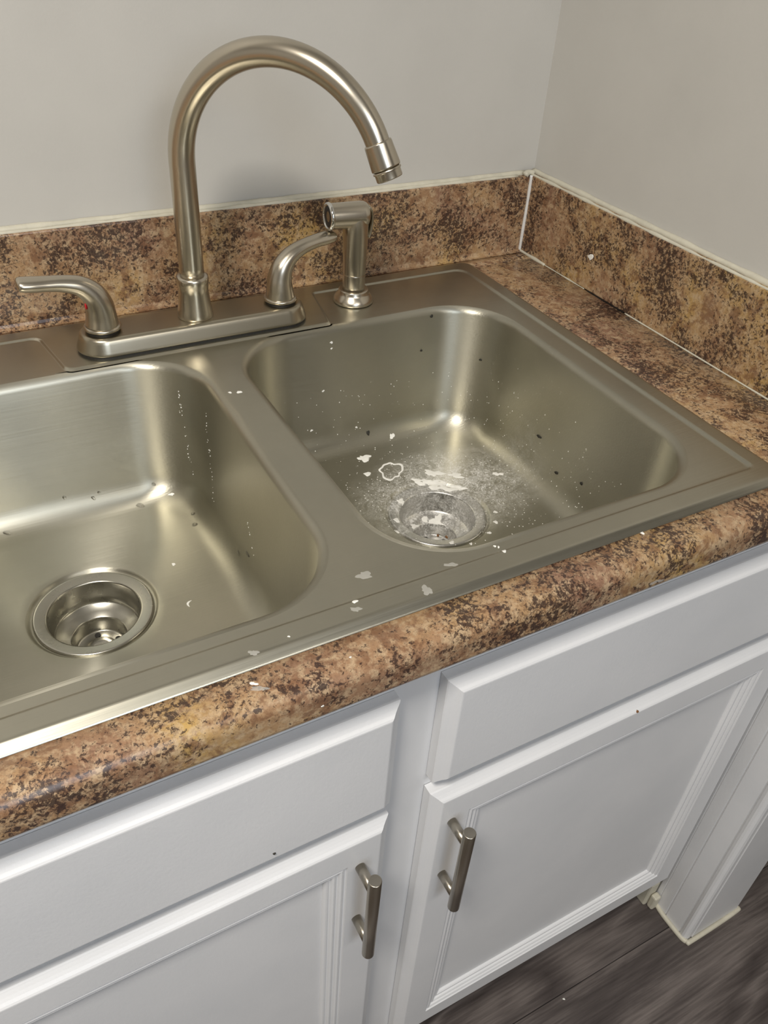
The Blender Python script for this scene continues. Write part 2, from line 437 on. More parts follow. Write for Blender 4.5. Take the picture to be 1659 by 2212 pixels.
def contour(g):
    # g shrinks the lower panel (grows the raised land)
    P = [(X1 - g, Y1 - g), (FX1 + .012 + g * .6, Y1 - g), (FX1 + g * .6 - .004, FY - g), (FX0 - g * .6 + .004, FY - g), (FX0 - .008 - g * .6, Y1 - g), (X0 + g, Y1 - g), (X0 + g, Y0 + g), (X1 - g, Y0 + g)]
    return P, [.016, .006, .005, .010, .012, .016, .012, .008]
def cring(g, z):
    P, r = contour(g)
    base = round_poly(P, r)
    return [(x, y, z) for x, y in base]
cvr = add_loft(bm, [cring(-.0015, ZH), cring(0, ZH), cring(.0012, ZH - .0004), cring(.0026, ZL + .0004), cring(.0038, ZL), cring(.0055, ZL)])
fill_loops(bm, [vr[-1], cvr[0]])
def bowl_ring(B, ins, z, r): return rrect(B[0] + ins, B[1] - ins, B[2] + ins, B[3] - ins, r, z, 14, 12)
lips = []
for B in (BR, BL):
    v = add_loft(bm, [bowl_ring(B, -.0035, ZL, CR + .003), bowl_ring(B, -.0015, ZL - .0001, CR + .001)])
    lips.append(v[0])
fill_loops(bm, [cvr[-1]] + lips)
for f in bm.faces:
    f.smooth = True
deck = obj('deck', bm, M_deck, sink, True, True)
def make_bowl(B, D, mat):
    bm = bmesh.new(); R_ = []
    def add(i, z, r): R_.append(bowl_ring(B, i, z, r))
    add(-.0015, ZL - .0001, CR + .001)
    rr = 0.0085
    for k in range(1, 8):
        a = PI / 2 * 0.93 * k / 7
        add(-.0015 + rr * math.sin(a), ZL - rr + rr * math.cos(a), CR - .001 * k)
    i0 = -.0015 + rr * math.sin(PI / 2 * .93); z0 = ZL - rr + rr * math.cos(PI / 2 * .93)
    zt = -0.128; i1 = i0 + 0.009
    for k in range(1, 7):
        t = k / 6; add(i0 + (i1 - i0) * t, z0 + (zt - z0) * t, CR - .008 - .006 * t)
    RF = 0.027
    for k in range(1, 11):
        a = PI / 2 * 0.96 * k / 10
        add(i1 + RF - RF * math.cos(a), zt - RF * math.sin(a), CR - .014 - .018 * k / 10)
    last = R_[-1]; zb = last[0][2]
    ang = [math.atan2(p[1] - D[1], p[0] - D[0]) for p in last]
    rd = 0.0625
    for k in range(1, 13):
        t = k / 12; e = t
        z = zb + (D[2] + .0015 - zb) * (1 - (1 - t) ** 1.6)
        R_.append([(p[0] * (1 - e) + (D[0] + rd * math.cos(a)) * e, p[1] * (1 - e) + (D[1] + rd * math.sin(a)) * e, z) for p, a in zip(last, ang)])
    for r, z in ((.0612, .0010), (.0600, -.0002), (.0590, -.0016), (.0575, -.0020), (.050, -.0024), (.0475, -.003), (.0475, -.010)):
        R_.append([(D[0] + r * math.cos(a), D[1] + r * math.sin(a), D[2] + z) for a in ang])
    add_loft(bm, R_)
    for f in bm.faces: f.smooth = True
    o = obj('bowl', bm, mat, sink, True)
    # strainer
    bm = bmesh.new()
    prof = [(.0565, -.0019), (.0565, -.0008), (.0555, .0001), (.054, .0003), (.049, -.0008), (.0455, -.0012), (.0440, -.0018), (.0433, -.0034), (.0425, -.020), (.0415, -.0260), (.0395, -.0285),
            (.0330, -.0320), (.0275, -.0345), (.0262, -.0362), (.0255, -.040), (.0245, -.0500), (.0225, -.0515), (.0150, -.0520), (.0145, -.0508), (.0090, -.0505), (.0085, -.0515), (.004, -.0515)]
    add_lathe(bm, prof, D[0], D[1], D[2], 64, False, True)
    for f in bm.faces: f.smooth = True
    s = obj('drain_strainer', bm, M_strainR if mat is M_bowlR else M_strain, o, True, True)
    bm = bmesh.new()
    for k in range(5):
        a = 2 * PI * k / 5 + .3
        add_lathe(bm, [(.0030, -.0514), (.0030, -.0510)], D[0] + .0185 * math.cos(a), D[1] + .0185 * math.sin(a), D[2], 12)
    obj('drain_holes', bm, M_black, o)
    return o
bowlR = make_bowl(BR, DR, M_bowlR)
bowlL = make_bowl(BL, DL, M_bowl)
bowlL['label'] = 'clean bowl with water drops, left'; bowlR['label'] = 'bowl with white dried residue round the drain, right'

# ================================================================== FAUCET
FC = Vector((-0.505, -0.0885, 0))
fau = empty('kitchen_faucet', (FC.x, FC.y, ZC + ZH), 'brushed nickel high arc faucet with two levers on the sink deck', 'faucet')
def stadium(hl, r, z, n=24):
    p = []
    for i in range(n + 1): a = -PI / 2 + PI * i / n; p.append((hl - .0292 + r * math.cos(a), r * math.sin(a), z))
    for i in range(1, 8): t = i / 8; p.append(((hl - .0292) * (1 - 2 * t), r, z))
    for i in range(n + 1): a = PI / 2 + PI * i / n; p.append((-(hl - .0292) + r * math.cos(a), r * math.sin(a), z))
    for i in range(1, 8): t = i / 8; p.append(((hl - .0292) * (-1 + 2 * t), -r, z))
    return p
HL = 0.1285
bm = bmesh.new(); add_loft(bm, [stadium(HL, .0288, 0), stadium(HL, .0288, .0024)], True, True, True); obj('gasket', bm, M_black, fau)
bm = bmesh.new()
add_loft(bm, [stadium(HL, .0292, .0024), stadium(HL, .0294, .0035), stadium(HL, .0288, .0058), stadium(HL, .0262, .0140), stadium(HL, .0250, .0172), stadium(HL, .0238, .0188), stadium(HL, .0220, .0196), stadium(HL, .0200, .0198)], True, True, True)
obj('base_plate', bm, M_nickel2, fau, True, True)
bm = bmesh.new()
add_lathe(bm, [(.0180, .0190), (.0190, .0200), (.0191, .0220), (.0186, .0260), (.0176, .032), (.0166, .040), (.0159, .047), (.0158, .051), (.0163, .0545), (.0170, .0580), (.0172, .0615), (.0167, .0640), (.0150, .0652), (.0125, .0652)], 0, 0, 0, 48)
obj('spout_collar', bm, M_nickel, fau, True, True)
# spout
th = math.radians(-48.8); rs = 0.1058; L1 = 0.160; phi = 2.70; zb0 = 0.0198
d = Vector((math.cos(th), math.sin(th), 0)); path = []
for i in range(9): path.append(Vector((0, 0, .060 + (L1 + zb0 - .060) * i / 8)))
for i in range(1, 49):
    a = phi * i / 48; path.append(Vector((0, 0, L1 + zb0)) + d * rs * (1 - math.cos(a)) + Vector((0, 0, rs * math.sin(a))))
tdir = d * math.sin(phi) + Vector((0, 0, math.cos(phi)))
end = path[-1].copy()
path.append(end + tdir * .004)
sidev = d.cross(Vector((0, 0, 1)))
bm = bmesh.new()
n_ = len(path); rad = []
for i in range(n_):
    r = 0.0129 if i < 25 else 0.0129 - .0019 * (i - 24) / 32
    rad.append((r, r))
add_sweep(bm, path, rad, 40, sidev)
obj('spout', bm, M_nickel, fau, True)
def along(o, t, prof, n=40):
    t = t.normalized(); s = Vector((0, 0, 1)).cross(t) if abs(t.z) < .99 else Vector((1, 0, 0)); s.normalize(); u = t.cross(s)
    return [[tuple(o + t * h + s * r * math.cos(2 * PI * k / n) + u * r * math.sin(2 * PI * k / n)) for k in range(n)] for r, h in prof]
bm = bmesh.new()
add_loft(bm, along(end, tdir, [(.0108, -.001), (.0122, -.0008), (.0127, .0005), (.0136, .020), (.0133, .0212), (.0122, .0214)]), True, True, True)
sc_ = obj('spray_collar', bm, M_nickel, fau, True, True)
bm = bmesh.new()
add_loft(bm, along(end, tdir, [(.0120, .0213), (.0120, .0222), (.0132, .0225), (.0132, .0240), (.0122, .0243), (.0122, .0302), (.0116, .0310), (.0095, .0308), (.0090, .0290)]), True, True, True)
obj('aerator', bm, M_nickel, fau, True, True)
# levers
def handle(sgn, pts, rads):
    x = sgn * .0995
    bm = bmesh.new()
    add_lathe(bm, [(.0168, .0196), (.0168, .0222)], x, 0, 0, 40)
    blk = obj('handle_seat', bm, M_black, fau)
    bm = bmesh.new()
    add_lathe(bm, [(.0174, .0222), (.0186, .0228), (.0190, .0240), (.0188, .0254), (.0178, .0262), (.0160, .0264)], x, 0, 0, 48, True, True)
    path = catmull([Vector(p) for p in pts], 8)
    R_ = catmull([Vector((a, c, 0)) for a, c in rads], 8)
    add_sweep(bm, path, [(v.x, v.y) for v in R_], 32, Vector((0, 1, 0)))
    o = obj('handle', bm, M_nickel, fau, True, True)
    return o
hx = -.0995
hl_ = handle(-1, [(hx, 0, .0255), (hx + .0006, 0, .036), (hx, 0, .048), (hx - .0045, 0, .0600), (hx - .0155, 0, .0700), (hx - .031, 0, .0748), (hx - .047, 0, .0770), (hx - .062, 0, .0785), (hx - .0715, 0, .0800), (hx - .0735, 0, .0802)],
       [(.0168, .0168), (.0155, .0155), (.0144, .0144), (.0130, .0126), (.0112, .0100), (.0100, .0082), (.0102, .0074), (.0112, .0074), (.0100, .0064), (.005, .0035)])
bm = bmesh.new()
bmesh.ops.create_uvsphere(bm, u_segments=16, v_segments=8, radius=.0022)
for v in bm.verts: v.co = Vector((v.co.x * .35 + hx - .0140, v.co.y - .0045, v.co.z * 1.6 + .0500))
obj('hot_marker', bm, M_red, hl_, True, label='small red marker')
hx = .0995
handle(1, [(hx, 0, .0255), (hx - .0004, 0, .036), (hx, .0004, .046), (hx + .004, .001, .0585), (hx + .0145, .003, .0700), (hx + .030, .006, .0766), (hx + .047, .010, .0795), (hx + .062, .013, .0805), (hx + .0715, .015, .0812), (hx + .0735, .0155, .0812)],
       [(.0164, .0164), (.0150, .0150), (.0138, .0138), (.0124, .0120), (.0106, .0094), (.0096, .0076), (.0098, .0068), (.0106, .0068), (.0094, .0058), (.005, .003)])

# ================================================================== SIDE SPRAYER
spr = empty('side_sprayer', (-0.3045, -0.0745, ZC + ZL), 'brushed nickel side sprayer standing in its holder right of the faucet', 'sprayer')
bm = bmesh.new()
add_lathe(bm, [(.0235, 0), (.0242, .0015), (.0242, .0035), (.0232, .0055), (.0215, .0085), (.0195, .0105), (.0182, .0125), (.0180, .0150), (.0172, .0162), (.0140, .0162)], 0, 0, 0, 48)
obj('holder', bm, M_nickel, spr, True, True)
bm = bmesh.new()
add_lathe(bm, [(.0132, .0150), (.0134, .020), (.0136, .034), (.0130, .0348), (.0130, .0356), (.0137, .0362), (.0143, .060), (.0149, .088), (.0149, .1000), (.0140, .1060), (.0120, .1090)], 0, 0, 0, 40)
obj('body', bm, M_nickel, spr, True, True)
hd = Vector((-0.985, 0.07, 0.02)).normalized()
o0 = Vector((0, 0, .1040))
bm = bmesh.new()
add_loft(bm, along(o0 - hd * .0118, hd, [(.0050, -.0032), (.0100, -.0022), (.0128, -.0004), (.0142, .0022), (.0148, .006), (.0146, .020), (.0142, .0440), (.0134, .0460), (.0130, .0462)]), True, True, True)
head = obj('head', bm, M_nickel, spr, True, True)
bm = bmesh.new()
f0 = o0 + hd * .0310
add_loft(bm, along(f0, hd, [(.0128, 0), (.0150, .0006), (.0156, .0020), (.0152, .0040), (.0135, .0050), (.0125, .0046), (.0118, .0020)]), True, True, True)
obj('nozzle_ring', bm, M_chrome, head, True, True)
bm = bmesh.new()
add_loft(bm, along(f0, hd, [(.0118, .0026), (.0116, .0034), (.0060, .0038), (.0055, .0026)]), True, True, True)
obj('nozzle_face', bm, M_black, head, True, True)
bm = bmesh.new()
add_sweep(bm, catmull([Vector((.0130, -.001, .1130)), Vector((.0172, -.001, .1080)), Vector((.0186, -.001, .0960)), Vector((.0170, -.001, .0850)), Vector((.0150, -.001, .0780))], 6), [(.0070, .0022)] * 25, 12, Vector((0.07, .99, 0)))
obj('trigger', bm, M_nickel2, spr, True)

# ================================================================== CABINET
YD, YFR = -0.585, -0.566
cab = empty('sink_base_cabinet', (0, 0, 0), 'white painted sink base cabinet with two drawer fronts and two doors', 'cabinet')
CX0, CX1 = -1.035, 0.030
bm = bmesh.new()
zt = ZC - TH - .0005
for lo, hi in (((CX0, YFR, zt - .052), (CX1, YFR + .019, zt)), ((CX0, YFR, .105), (CX1, YFR + .019, .150)), ((CX0, YFR, .150), (CX0 + .04, YFR + .019, zt - .052)),
               ((CX1 - .04, YFR, .150), (CX1, YFR + .019, zt - .052)), ((-.530, YFR, .150), (-.456, YFR + .019, zt - .052)),
               ((CX0 + .04, YFR, ZC - .262), (-.530, YFR + .019, ZC - .190)), ((-.456, YFR, ZC - .262), (CX1 - .04, YFR + .019, ZC - .190))):
    add_box(bm, lo, hi)
obj('face_frame', bm, M_cab, cab)
bm = bmesh.new()
add_box(bm, (CX0, YFR + .019, .105), (CX0 + .016, -.004, zt)); add_box(bm, (CX1 - .016, YFR + .019, .105), (CX1, -.004, zt))
add_box(bm, (CX0 + .016, YFR + .019, .105), (CX1 - .016, -.004, .121)); add_box(bm, (CX0 + .016, -.012, .121), (CX1 - .016, -.004, zt))
obj('carcass', bm, M_cab, cab)
obj('toe_kick', box((CX0, -.500, 0.001), (CX1 - .002, -.484, .1045)), M_dark, cab)
def rect_xz(x0, x1, z0, z1, ins, y): return [(x0 + ins, y, z0 + ins), (x1 - ins, y, z0 + ins), (x1 - ins, y, z1 - ins), (x0 + ins, y, z1 - ins)]
EDGE = [(0, 0), (0, .0100), (.0008, .0112), (.0022, .0122), (.0045, .0138), (.0070, .0158), (.0090, .0178), (.0105, .0188), (.0115, .0190)]
def slab(name, x0, x1, z0, z1):
    bm = bmesh.new()
    add_loft(bm, [rect_xz(x0, x1, z0, z1, i, YFR - .0004 - dd) for i, dd in EDGE], True, True, True)
    return obj(name, bm, M_cab, cab)
XL0, XL1, XR0, XR1 = -1.010, -0.5135, -0.4705, 0.022
ZDT, ZDB = ZC - .078, ZC - .2165
slab('drawer_front', XL0, XL1, ZDB, ZDT)
slab('drawer_front', XR0, XR1, ZDB, ZDT)
BEAD = [(.0430, .0190), (.0436, .0168), (.0446, .0165), (.0462, .0178), (.0480, .0182), (.0498, .0172), (.0508, .0150), (.0516, .0148), (.0530, .0160), (.0546, .0163), (.0562, .0152), (.0572, .0132),
        (.0580, .0130), (.0596, .0138), (.0612, .0136), (.0626, .0122), (.0634, .0105), (.0634, .0060)]
def door(x0, x1, z0, z1, hxp, hz):
    bm = bmesh.new()
    add_loft(bm, [rect_xz(x0, x1, z0, z1, i, YFR - .0004 - dd) for i, dd in EDGE + BEAD])
    dr = obj('door', bm, M_cab, cab)
    obj('panel', box((x0 + .060, YFR - .0100, z0 + .060), (x1 - .060, YFR - .0035, z1 - .060)), M_cab, dr)
    bm = bmesh.new()
    yb = YD - .0275
    L = .137; sp = .096; r = .0061
    add_lathe(bm, [(r - .0006, -L / 2), (r, -L / 2 + .0006), (r, L / 2 - .0006), (r - .0006, L / 2)], hxp, yb, hz, 32)
    for s in (-1, 1):
        rings = [[(hxp + .0049 * math.cos(2 * PI * k / 24), y, hz + s * sp / 2 + .0049 * math.sin(2 * PI * k / 24)) for k in range(24)] for y in (YD - .0005, YD - .0270)]
        add_loft(bm, rings, True, True, True)
    h = obj('bar_handle', bm, M_handle, dr)
    for p in h.data.polygons: p.use_smooth = len(p.vertices) == 4
    return dr
ZT, ZB = ZC - .234, ZC - .789
door(XL0, XL1, ZB, ZT, -0.5440, ZC - .333)
door(XR0, XR1, ZB, ZT, -0.4465, ZC - .331)

#CHIPS#
# ================================================================== PAINT FLECKS, CRUMBS, WATER DROPS
bpy.context.view_layer.update()
def tree_of(*os_):
    vs, fs = [], []
    for o in os_:
        base = len(vs); mw = o.matrix_world
        vs += [mw @ v.co for v in o.data.vertices]; fs += [[base + i for i in p.vertices] for p in o.data.polygons]
    return BVHTree.FromPolygons(vs, fs)
SURF = tree_of(*[o for o in bpy.data.objects if o.type == 'MESH' and o.name.split('.')[0] in
       ('deck', 'bowl', 'drain_strainer', 'countertop', 'side_splash', 'drawer_front', 'door')])
def drape(name, p, nrm, wx, wy, mat, seed, th=0.0006, irr=0.35, ring=False, curve=0.0, dome=False, n=18):
    """an irregular flake lying on the surface, following it"""
    r = random.Random(seed); p = Vector(p); nrm = Vector(nrm).normalized()
    view = Vector((0.5, 0.85, 0)); v = view - view.dot(nrm) * nrm
    if v.length < .05: v = Vector((0, 0, 1)) - nrm.z * nrm
    v.normalize(); u = v.cross(nrm)
    ph = [r.uniform(0, 2 * PI) for _ in range(5)]
    def rr(a): return 1 + irr * (0.5 * math.sin(2 * a + ph[0]) + 0.45 * math.sin(3 * a + ph[1]) + 0.35 * math.sin(5 * a + ph[2]) + 0.25 * math.sin(8 * a + ph[3]))
    def pt(f, a, h):
        k = rr(a); x = .5 * wx * f * k * math.cos(a); y = .5 * wy * f * k * math.sin(a)
        if curve: x += curve * wy * ((2 * y / wy) ** 2 - .5)
        q = p + u * x + v * y
        loc, nn, i, dd = SURF.find_nearest(q, .02)
        if loc is None: return q - p + nrm * h
        if nn.dot(nrm) < 0: nn = -nn
        return loc + nn * h - p
    prof = ([(0.84, .0001), (0.86, th), (1.0, th), (1.02, .0001)] if ring else
            [(0.55, th * 1.05), (.85, th), (.96, th * .7), (1.0, 0.00005)] if not dome else
            [(0.3, th), (.6, th * .85), (.85, th * .55), (1.0, 0.00002)])
    bm = bmesh.new()
    rings = [[tuple(pt(f, 2 * PI * i / n, h)) for i in range(n)] for f, h in prof]
    vr = add_loft(bm, rings, True, False, False)
    if not ring: bm.faces.new(vr[0])
    return obj(name, bm, mat, None, True, loc=p)
KIND = {'chip': ('paint_fleck', M_chip, 'paint fleck', 'white dried paint flecks'), 'ring': ('residue_ring', M_chip, 'residue', None),
        'film': ('residue_smudge', M_film, 'smudge', 'grey smudges'), 'crumb': ('dirt_crumb', M_crumb, 'crumb', 'black crumbs'),
        'crumb2': ('rust_crumb', M_brown, 'crumb', 'rusty crumbs in the strainer'), 'crumb3': ('paint_nick', M_brown, 'nick', None),
        'crescent': ('paint_sliver', M_chip, 'paint fleck', 'white dried paint flecks'), 'drop': ('water_drop', M_water, 'water drop', 'water drops in the left bowl')}
ROWS = [
    ('chip', (-0.3347, -0.1777, 0.7583), (0.001, -0.067, 0.998), 0.0172, 0.0112, 'white smear of dried paint left of the ringed bare patch, right bowl'),
    ('chip', (-0.3454, -0.207, 0.7567), (0.004, -0.047, 0.999), 0.0073, 0.0091, 'small white paint spot left of the ringed bare patch, right bowl'),
    ('chip', (-0.2827, -0.1542, 0.7635), (-0.0, -0.557, 0.831), 0.0065, 0.0084, 'white paint flake alone up the floor of the right bowl'),
    ('ring', (-0.3155, -0.2122, 0.7564), (0.001, -0.041, 0.999), 0.0283, 0.0336, 'irregular white crust ringing a bare steel patch in the right bowl'),
    ('chip', (-0.2694, -0.2369, 0.7557), (-0.008, -0.022, 1.0), 0.0193, 0.0124, 'white paint splat just behind the right drain, second row'),
    ('chip', (-0.2468, -0.2522, 0.7558), (-0.021, -0.014, 1.0), 0.0181, 0.0086, 'long white paint splat behind the right side of the right drain'),
    ('film', (-0.2319, -0.2677, 0.7561), (-0.038, -0.009, 0.999), 0.0147, 0.0112, 'soft chalky paint spot right of the splats behind the right drain'),
    ('chip', (-0.1999, -0.2735, 0.7582), (-0.094, -0.001, 0.996), 0.0114, 0.0064, 'outermost white paint splat right of the right drain'),
    ('chip', (-0.2916, -0.2455, 0.7554), (-0.086, -0.349, 0.933), 0.0179, 0.0136, 'white paint splat at the back left rim of the right drain'),
    ('chip', (-0.2728, -0.2622, 0.7542), (0.079, 0.106, 0.991), 0.0368, 0.0176, 'widest white paint splat on the back rim of the right drain'),
    ('chip', (-0.2566, -0.2734, 0.7527), (-0.66, -0.477, 0.581), 0.0189, 0.0075, 'white paint splat ending the row on the back rim of the right drain'),
    ('chip', (-0.3317, -0.2679, 0.7529), (0.068, -0.091, 0.994), 0.0098, 0.0102, 'white paint blob on the left of the right strainer flange'),
    ('chip', (-0.3543, -0.2961, 0.7533), (0.209, -0.052, 0.977), 0.0068, 0.0085, 'white paint blob on the lower left of the right strainer flange'),
    ('chip', (-0.301, -0.2749, 0.7213), (-0.061, -0.41, 0.91), 0.0067, 0.0104, 'white paint drip on the ledge inside the right strainer, left one'),
    ('chip', (-0.2889, -0.282, 0.7204), (-0.247, -0.333, 0.91), 0.0123, 0.0163, 'white paint drip on the ledge inside the right strainer, middle one'),
    ('chip', (-0.318, -0.2799, 0.7201), (0.177, -0.374, 0.91), 0.0099, 0.0067, 'white paint smear low on the ledge inside the right strainer'),
    ('chip', (-0.2435, -0.3325, 0.7556), (-0.023, 0.008, 1.0), 0.0048, 0.0044, 'tiny pale paint spot right of the right drain, upper of two'),
    ('chip', (-0.2538, -0.3483, 0.7555), (-0.007, 0.006, 1.0), 0.0053, 0.0052, 'tiny pale paint spot right of the right drain, lower of two'),
    ('chip', (-0.2714, -0.3611, 0.7555), (-0.003, 0.005, 1.0), 0.0047, 0.0042, 'tiny white fleck on the floor just right of the right strainer, lower edge'),
    ('chip', (-0.3006, -0.3677, 0.7553), (-0.04, 0.357, 0.933), 0.0041, 0.0051, 'tiny white fleck in front of the right strainer, rightmost there'),
    ('chip', (-0.3179, -0.3561, 0.7538), (0.052, 0.209, 0.977), 0.0061, 0.0065, 'small white spot on the front edge of the right strainer flange'),
    ('chip', (-0.3636, -0.313, 0.7522), (0.257, 0.02, 0.966), 0.0062, 0.0063, 'small white spot at the front left outside the right strainer'),
    ('crumb2', (-0.2895, -0.2896, 0.7031), (-0.445, -0.403, 0.8), 0.0034, 0.0029, 'left rusty brown crumb at the bottom of the right strainer'),
    ('crumb2', (-0.2826, -0.2983, 0.7052), (-0.937, -0.335, 0.099), 0.0033, 0.004, 'right rusty brown crumb at the bottom of the right strainer'),
    ('chip', (-0.406, -0.54, 0.9193), (0.0, 0.316, 0.949), 0.004, 0.0043, 'white paint flake on the sink rim in front of the right drain'),
    ('chip', (-0.4083, -0.5308, 0.9177), (0.0, 0.0, 1.0), 0.0022, 0.0023, 'tiny white grain on the front rim, left of a pair by a larger flake'),
    ('chip', (-0.4062, -0.533, 0.9177), (0.0, 0.0, 1.0), 0.0018, 0.0023, 'tiny white grain on the front rim, right of a pair by a larger flake'),
    ('chip', (-0.3899, -0.1415, 0.7917), (-0.0, -0.997, 0.072), 0.0028, 0.0035, 'tiny white fleck low on the back left corner of the right bowl'),
    ('chip', (-0.3616, -0.1337, 0.9002), (-0.0, -0.997, 0.072), 0.0027, 0.0039, 'tiny white fleck high on the right bowl back wall, upper of two'),
    ('chip', (-0.3617, -0.1342, 0.8928), (-0.0, -0.997, 0.072), 0.0021, 0.0026, 'tiny white fleck high on the right bowl back wall, lower of two'),
    ('chip', (-0.3734, -0.138, 0.8409), (-0.0, -0.997, 0.072), 0.0022, 0.0034, 'tiny white fleck halfway down the right bowl back wall, left side'),
    ('chip', (-0.3287, -0.1424, 0.7814), (-0.0, -0.975, 0.224), 0.0029, 0.0027, 'tiny white fleck left of the black crumb at the back of the right bowl'),
    ('chip', (-0.5081, -0.2272, 0.9177), (0.0, 0.0, 1.0), 0.0051, 0.0046, 'white paint fleck on the divider between the bowls, right of a pair'),
    ('chip', (-0.5168, -0.2245, 0.9177), (0.0, 0.0, 1.0), 0.0037, 0.0027, 'white paint fleck on the divider between the bowls, left of a pair'),
    ('crumb', (-0.3137, -0.1462, 0.7716), (-0.0, -0.864, 0.504), 0.0053, 0.0052, 'black crumb on the floor of the right bowl left of a white flake'),
    ('crumb', (-0.1638, -0.2936, 0.8157), (-0.997, -0.0, 0.072), 0.0033, 0.008, 'black crumb low on the right side of the right bowl'),
    ('crumb', (-0.227, -0.133, 0.9097), (-0.056, -0.996, 0.071), 0.0034, 0.0042, 'black crumb on the back lip of the right bowl'),
    ('crumb', (-0.1709, -0.1688, 0.8571), (-0.872, -0.482, 0.081), 0.0029, 0.0034, 'black crumb on the back corner wall of the right bowl'),
    ('crumb', (-0.1655, -0.3362, 0.7915), (-0.997, -0.0, 0.072), 0.0038, 0.0052, 'black crumb near the front right of the right bowl floor'),
    ('crumb', (-0.1647, -0.3771, 0.8034), (-0.997, -0.0, 0.072), 0.0031, 0.004, 'black crumb nearest the front right corner of the right bowl'),
    ('crumb', (-0.239, -0.136, 0.8674), (-0.0, -0.997, 0.072), 0.0023, 0.0029, 'tiny black crumb on the back wall of the right bowl'),
    ('crescent', (-0.6069, -0.329, 0.7563), (-0.045, 0.006, 0.999), 0.0023, 0.0091, 'curved white paint sliver right of the left drain'),
    ('chip', (-0.6035, -0.2672, 0.7565), (-0.052, -0.005, 0.999), 0.0043, 0.0036, 'white paint fleck behind the curved sliver in the left bowl'),
    ('chip', (-0.5728, -0.1624, 0.7653), (-0.359, -0.506, 0.784), 0.0068, 0.0034, 'white paint flake near the back right of the left bowl floor'),
    ('drop', (-0.6826, -0.1425, 0.781), (-0.0, -0.975, 0.224), 0.0045, 0.0038, 'small water drop at the back of the left bowl, leftmost of three in a row'),
    ('drop', (-0.6536, -0.1452, 0.7732), (-0.0, -0.864, 0.504), 0.0051, 0.0036, 'small water drop at the back of the left bowl, middle of three in a row'),
    ('drop', (-0.6465, -0.1434, 0.7774), (-0.0, -0.93, 0.368), 0.0041, 0.0032, 'small water drop at the back of the left bowl, just right of and above another'),
    ('drop', (-0.6083, -0.1616, 0.7601), (-0.016, -0.277, 0.961), 0.0088, 0.0065, 'largest flat water drop near the back of the left bowl floor'),
    ('drop', (-0.5874, -0.1472, 0.7736), (-0.237, -0.824, 0.514), 0.0047, 0.0037, 'small water drop high in the back right curve of the left bowl'),
    ('drop', (-0.7466, -0.1548, 0.763), (-0.0, -0.557, 0.831), 0.0078, 0.0046, 'water drop at the far left of the left bowl'),
    ('drop', (-0.5641, -0.2175, 0.7594), (-0.138, -0.0, 0.99), 0.0061, 0.0062, 'water drop at the right of the left bowl floor, lower of two'),
    ('drop', (-0.5604, -0.2003, 0.7606), (-0.261, -0.044, 0.964), 0.0046, 0.0045, 'water drop at the right of the left bowl floor, upper of two'),
    ('drop', (-0.5437, -0.299, 0.7753), (-0.93, -0.0, 0.368), 0.0038, 0.0062, 'water drop low on the divider side wall of the left bowl, left of two'),
    ('drop', (-0.5412, -0.3201, 0.7899), (-0.997, -0.0, 0.072), 0.0037, 0.0092, 'water drop low on the divider side wall of the left bowl, right of two'),
    ('chip', (-0.5381, -0.5407, 0.9195), (0.0, 0.316, 0.949), 0.0047, 0.0036, 'white paint fleck on the front sink rim line'),
    ('film', (-0.5411, -0.5482, 0.9196), (0.0, 0.0, 1.0), 0.0073, 0.0047, 'faint grey smudge just in front of the white fleck on the front rim'),
    ('film', (-0.5183, -0.5174, 0.9177), (0.0, 0.0, 1.0), 0.0111, 0.0082, 'faint grey smudge on the rim between the two bowls near the front'),
    ('film', (-0.4518, -0.5349, 0.9177), (0.0, 0.0, 1.0), 0.0107, 0.0043, 'faint grey smudge on the rim in front of the right drain'),
    ('film', (-0.4848, -0.5529, 0.9196), (0.0, 0.0, 1.0), 0.0082, 0.009, 'faint grey smudge on the front rim right of the centre'),
    ('film', (-0.6217, -0.5555, 0.9196), (0.0, -0.071, 0.997), 0.0062, 0.0047, 'faint grey smudge on the front rim below the left bowl corner'),
    ('chip', (-0.5947, -0.5521, 0.9196), (0.0, 0.0, 1.0), 0.0019, 0.0013, 'tiny white fleck on the front rim left of the centre'),
    ('chip', (-0.0, -0.144, 0.9573), (-1.0, 0.0, 0.0), 0.0077, 0.01, 'white paint fleck stuck on the side splash'),
    ('film', (-0.628, -0.581, 0.914), (0.0, 0.0, 1.0), 0.012, 0.0035, 'pale smudge on the countertop front edge'),
    ('chip', (-0.6298, -0.5758, 0.914), (0.0, 0.0, 1.0), 0.006, 0.0024, 'crusty white paint spot on the countertop left of the pale smudge'),
    ('chip', (-0.2822, -0.565, 0.914), (0.0, 0.0, 1.0), 0.0031, 0.0046, 'white paint fleck on the countertop in front of the sink right half'),
    ('film', (-0.289, -0.597, 0.8876), (0.0, -1.0, 0.0), 0.0034, 0.0111, 'pale scuff low on the countertop edge, left of two'),
    ('film', (-0.2819, -0.597, 0.8864), (0.0, -1.0, 0.0), 0.0027, 0.0078, 'pale scuff low on the countertop edge, right of two'),
    ('chip', (-0.5626, -0.5827, 0.914), (0.0, 0.0, 1.0), 0.0016, 0.0017, 'tiny white fleck on the countertop nosing below the sink centre'),
    ('chip', (-0.5899, -0.597, 0.8934), (0.0, -1.0, 0.0), 0.0016, 0.0022, 'tiny white fleck on the vertical counter edge above the left drawer'),
    ('crumb3', (-0.2251, -0.5846, 0.6704), (0.0, -0.832, 0.555), 0.0043, 0.0027, 'dark chipped spot on the top edge of the right cabinet door'),
    ('crumb', (-0.6247, -0.5854, 0.7159), (0.0, -1.0, 0.0), 0.0015, 0.0024, 'tiny dark speck on the left drawer front'),
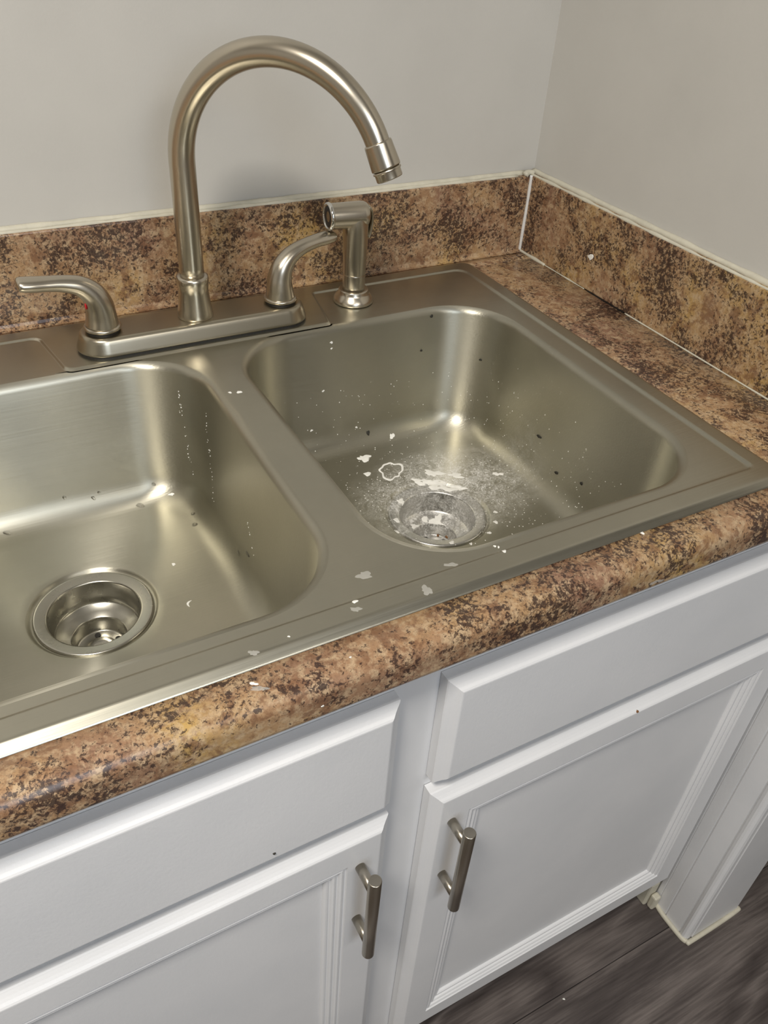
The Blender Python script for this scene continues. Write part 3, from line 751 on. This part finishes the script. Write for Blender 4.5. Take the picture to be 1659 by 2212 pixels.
    ('chip', (-0.1851, -0.6198, 0.0), (0.0, 0.0, 1.0), 0.0035, 0.0031, 'tiny pale fleck lying on the grey floor plank'),
]
for i, (k, p, nn, wx, wy, lab) in enumerate(ROWS):
    name, mat, cat, grp = KIND[k]
    if k == 'drop': o = drape(name, p, nn, wx, wy, mat, i, .0012, .12, dome=True, n=14); pass
    elif k == 'ring': o = drape(name, p, nn, wx, wy, mat, 15, .0005, .22, ring=True, n=48)
    elif k == 'film': o = drape(name, p, nn, wx, wy, mat, i, .00012, .35, n=26)
    elif k == 'crescent': o = drape(name, p, nn, wx, wy, mat, i, .0006, .1, curve=.35)
    elif k == 'chip': o = drape(name, p, nn, wx, wy, mat, i, .0005 if wx > .006 else .0004, .5 if wx > .008 else .35, n=28 if wx > .008 else 12)
    else: o = drape(name, p, nn, wx, wy, mat, i, .0012 if k != 'crumb3' else .0004, .3, n=10)
    tag(o, lab, cat, grp)
# countless specks of dried paint over the right bowl and down the left bowl's right wall: one object
bm = bmesh.new(); r = random.Random(11)
def speck(q, nn, s):
    t = Vector((0, 0, 1)).cross(nn); t = t.normalized() if t.length > .1 else Vector((1, 0, 0)); b_ = nn.cross(t); a0 = r.uniform(0, 6)
    top = [bm.verts.new(q + nn * s * .25 + (t * math.cos(a0 + a) + b_ * math.sin(a0 + a) * r.uniform(.6, 1.6)) * s * .5) for a in (0, 1.3, 2.5, 3.8, 5.0)]
    bot = [bm.verts.new(v.co - nn * s * .25 + (v.co - q) * .15) for v in top]
    bm.faces.new(top)
    for k in range(5): bm.faces.new((bot[k], bot[(k + 1) % 5], top[(k + 1) % 5], top[k]))
def shoot(x, y, z, dx, dy, dz, s):
    loc, nn, i, dd = SURF.ray_cast(Vector((x, y, z)), Vector((dx, dy, dz)).normalized(), 1)
    if loc is None: return
    if nn.dot(Vector((dx, dy, dz))) > 0: nn = -nn
    speck(loc, nn, s)
ccx, ccy, ccz = -0.32, -0.33, ZC - .06
for i in range(420):
    a = r.uniform(-.9, 2.2); dz = -r.uniform(.05, 1.2)
    shoot(ccx, ccy, ccz, math.cos(a), math.sin(a), dz, r.uniform(.0005, .0012))
for i in range(260):
    a = r.uniform(0, 2 * PI); q = abs(r.gauss(0, .05)) + .05
    shoot(DR[0] + .02 + q * math.cos(a), DR[1] + .02 + q * math.sin(a), ZC - .02, 0, 0, -1, r.uniform(.0004, .0013))
for (xa, ya, za), (xb, yb_, zb_), n in (((-.545, -.15, -.02), (-.552, -.175, -.12), 26), ((-.527, -.19, -.03), (-.535, -.215, -.135), 24), ((-.529, -.30, -.06), (-.532, -.34, -.12), 8)):
    for i in range(n):
        t = r.random(); shoot(-.69, -.33, ZC + za + (zb_ - za) * t, xa + (xb - xa) * t + .69 + r.gauss(0, .002), ya + (yb_ - ya) * t + .33 + r.gauss(0, .0015), 0, r.uniform(.0005, .0013))
bm.transform(Matrix.Translation((0, 0, -ZC)))
o = obj('paint_specks', bm, M_chip, sink); o['kind'] = 'stuff'; o['label'] = 'pinpoint white paint specks over both bowls'
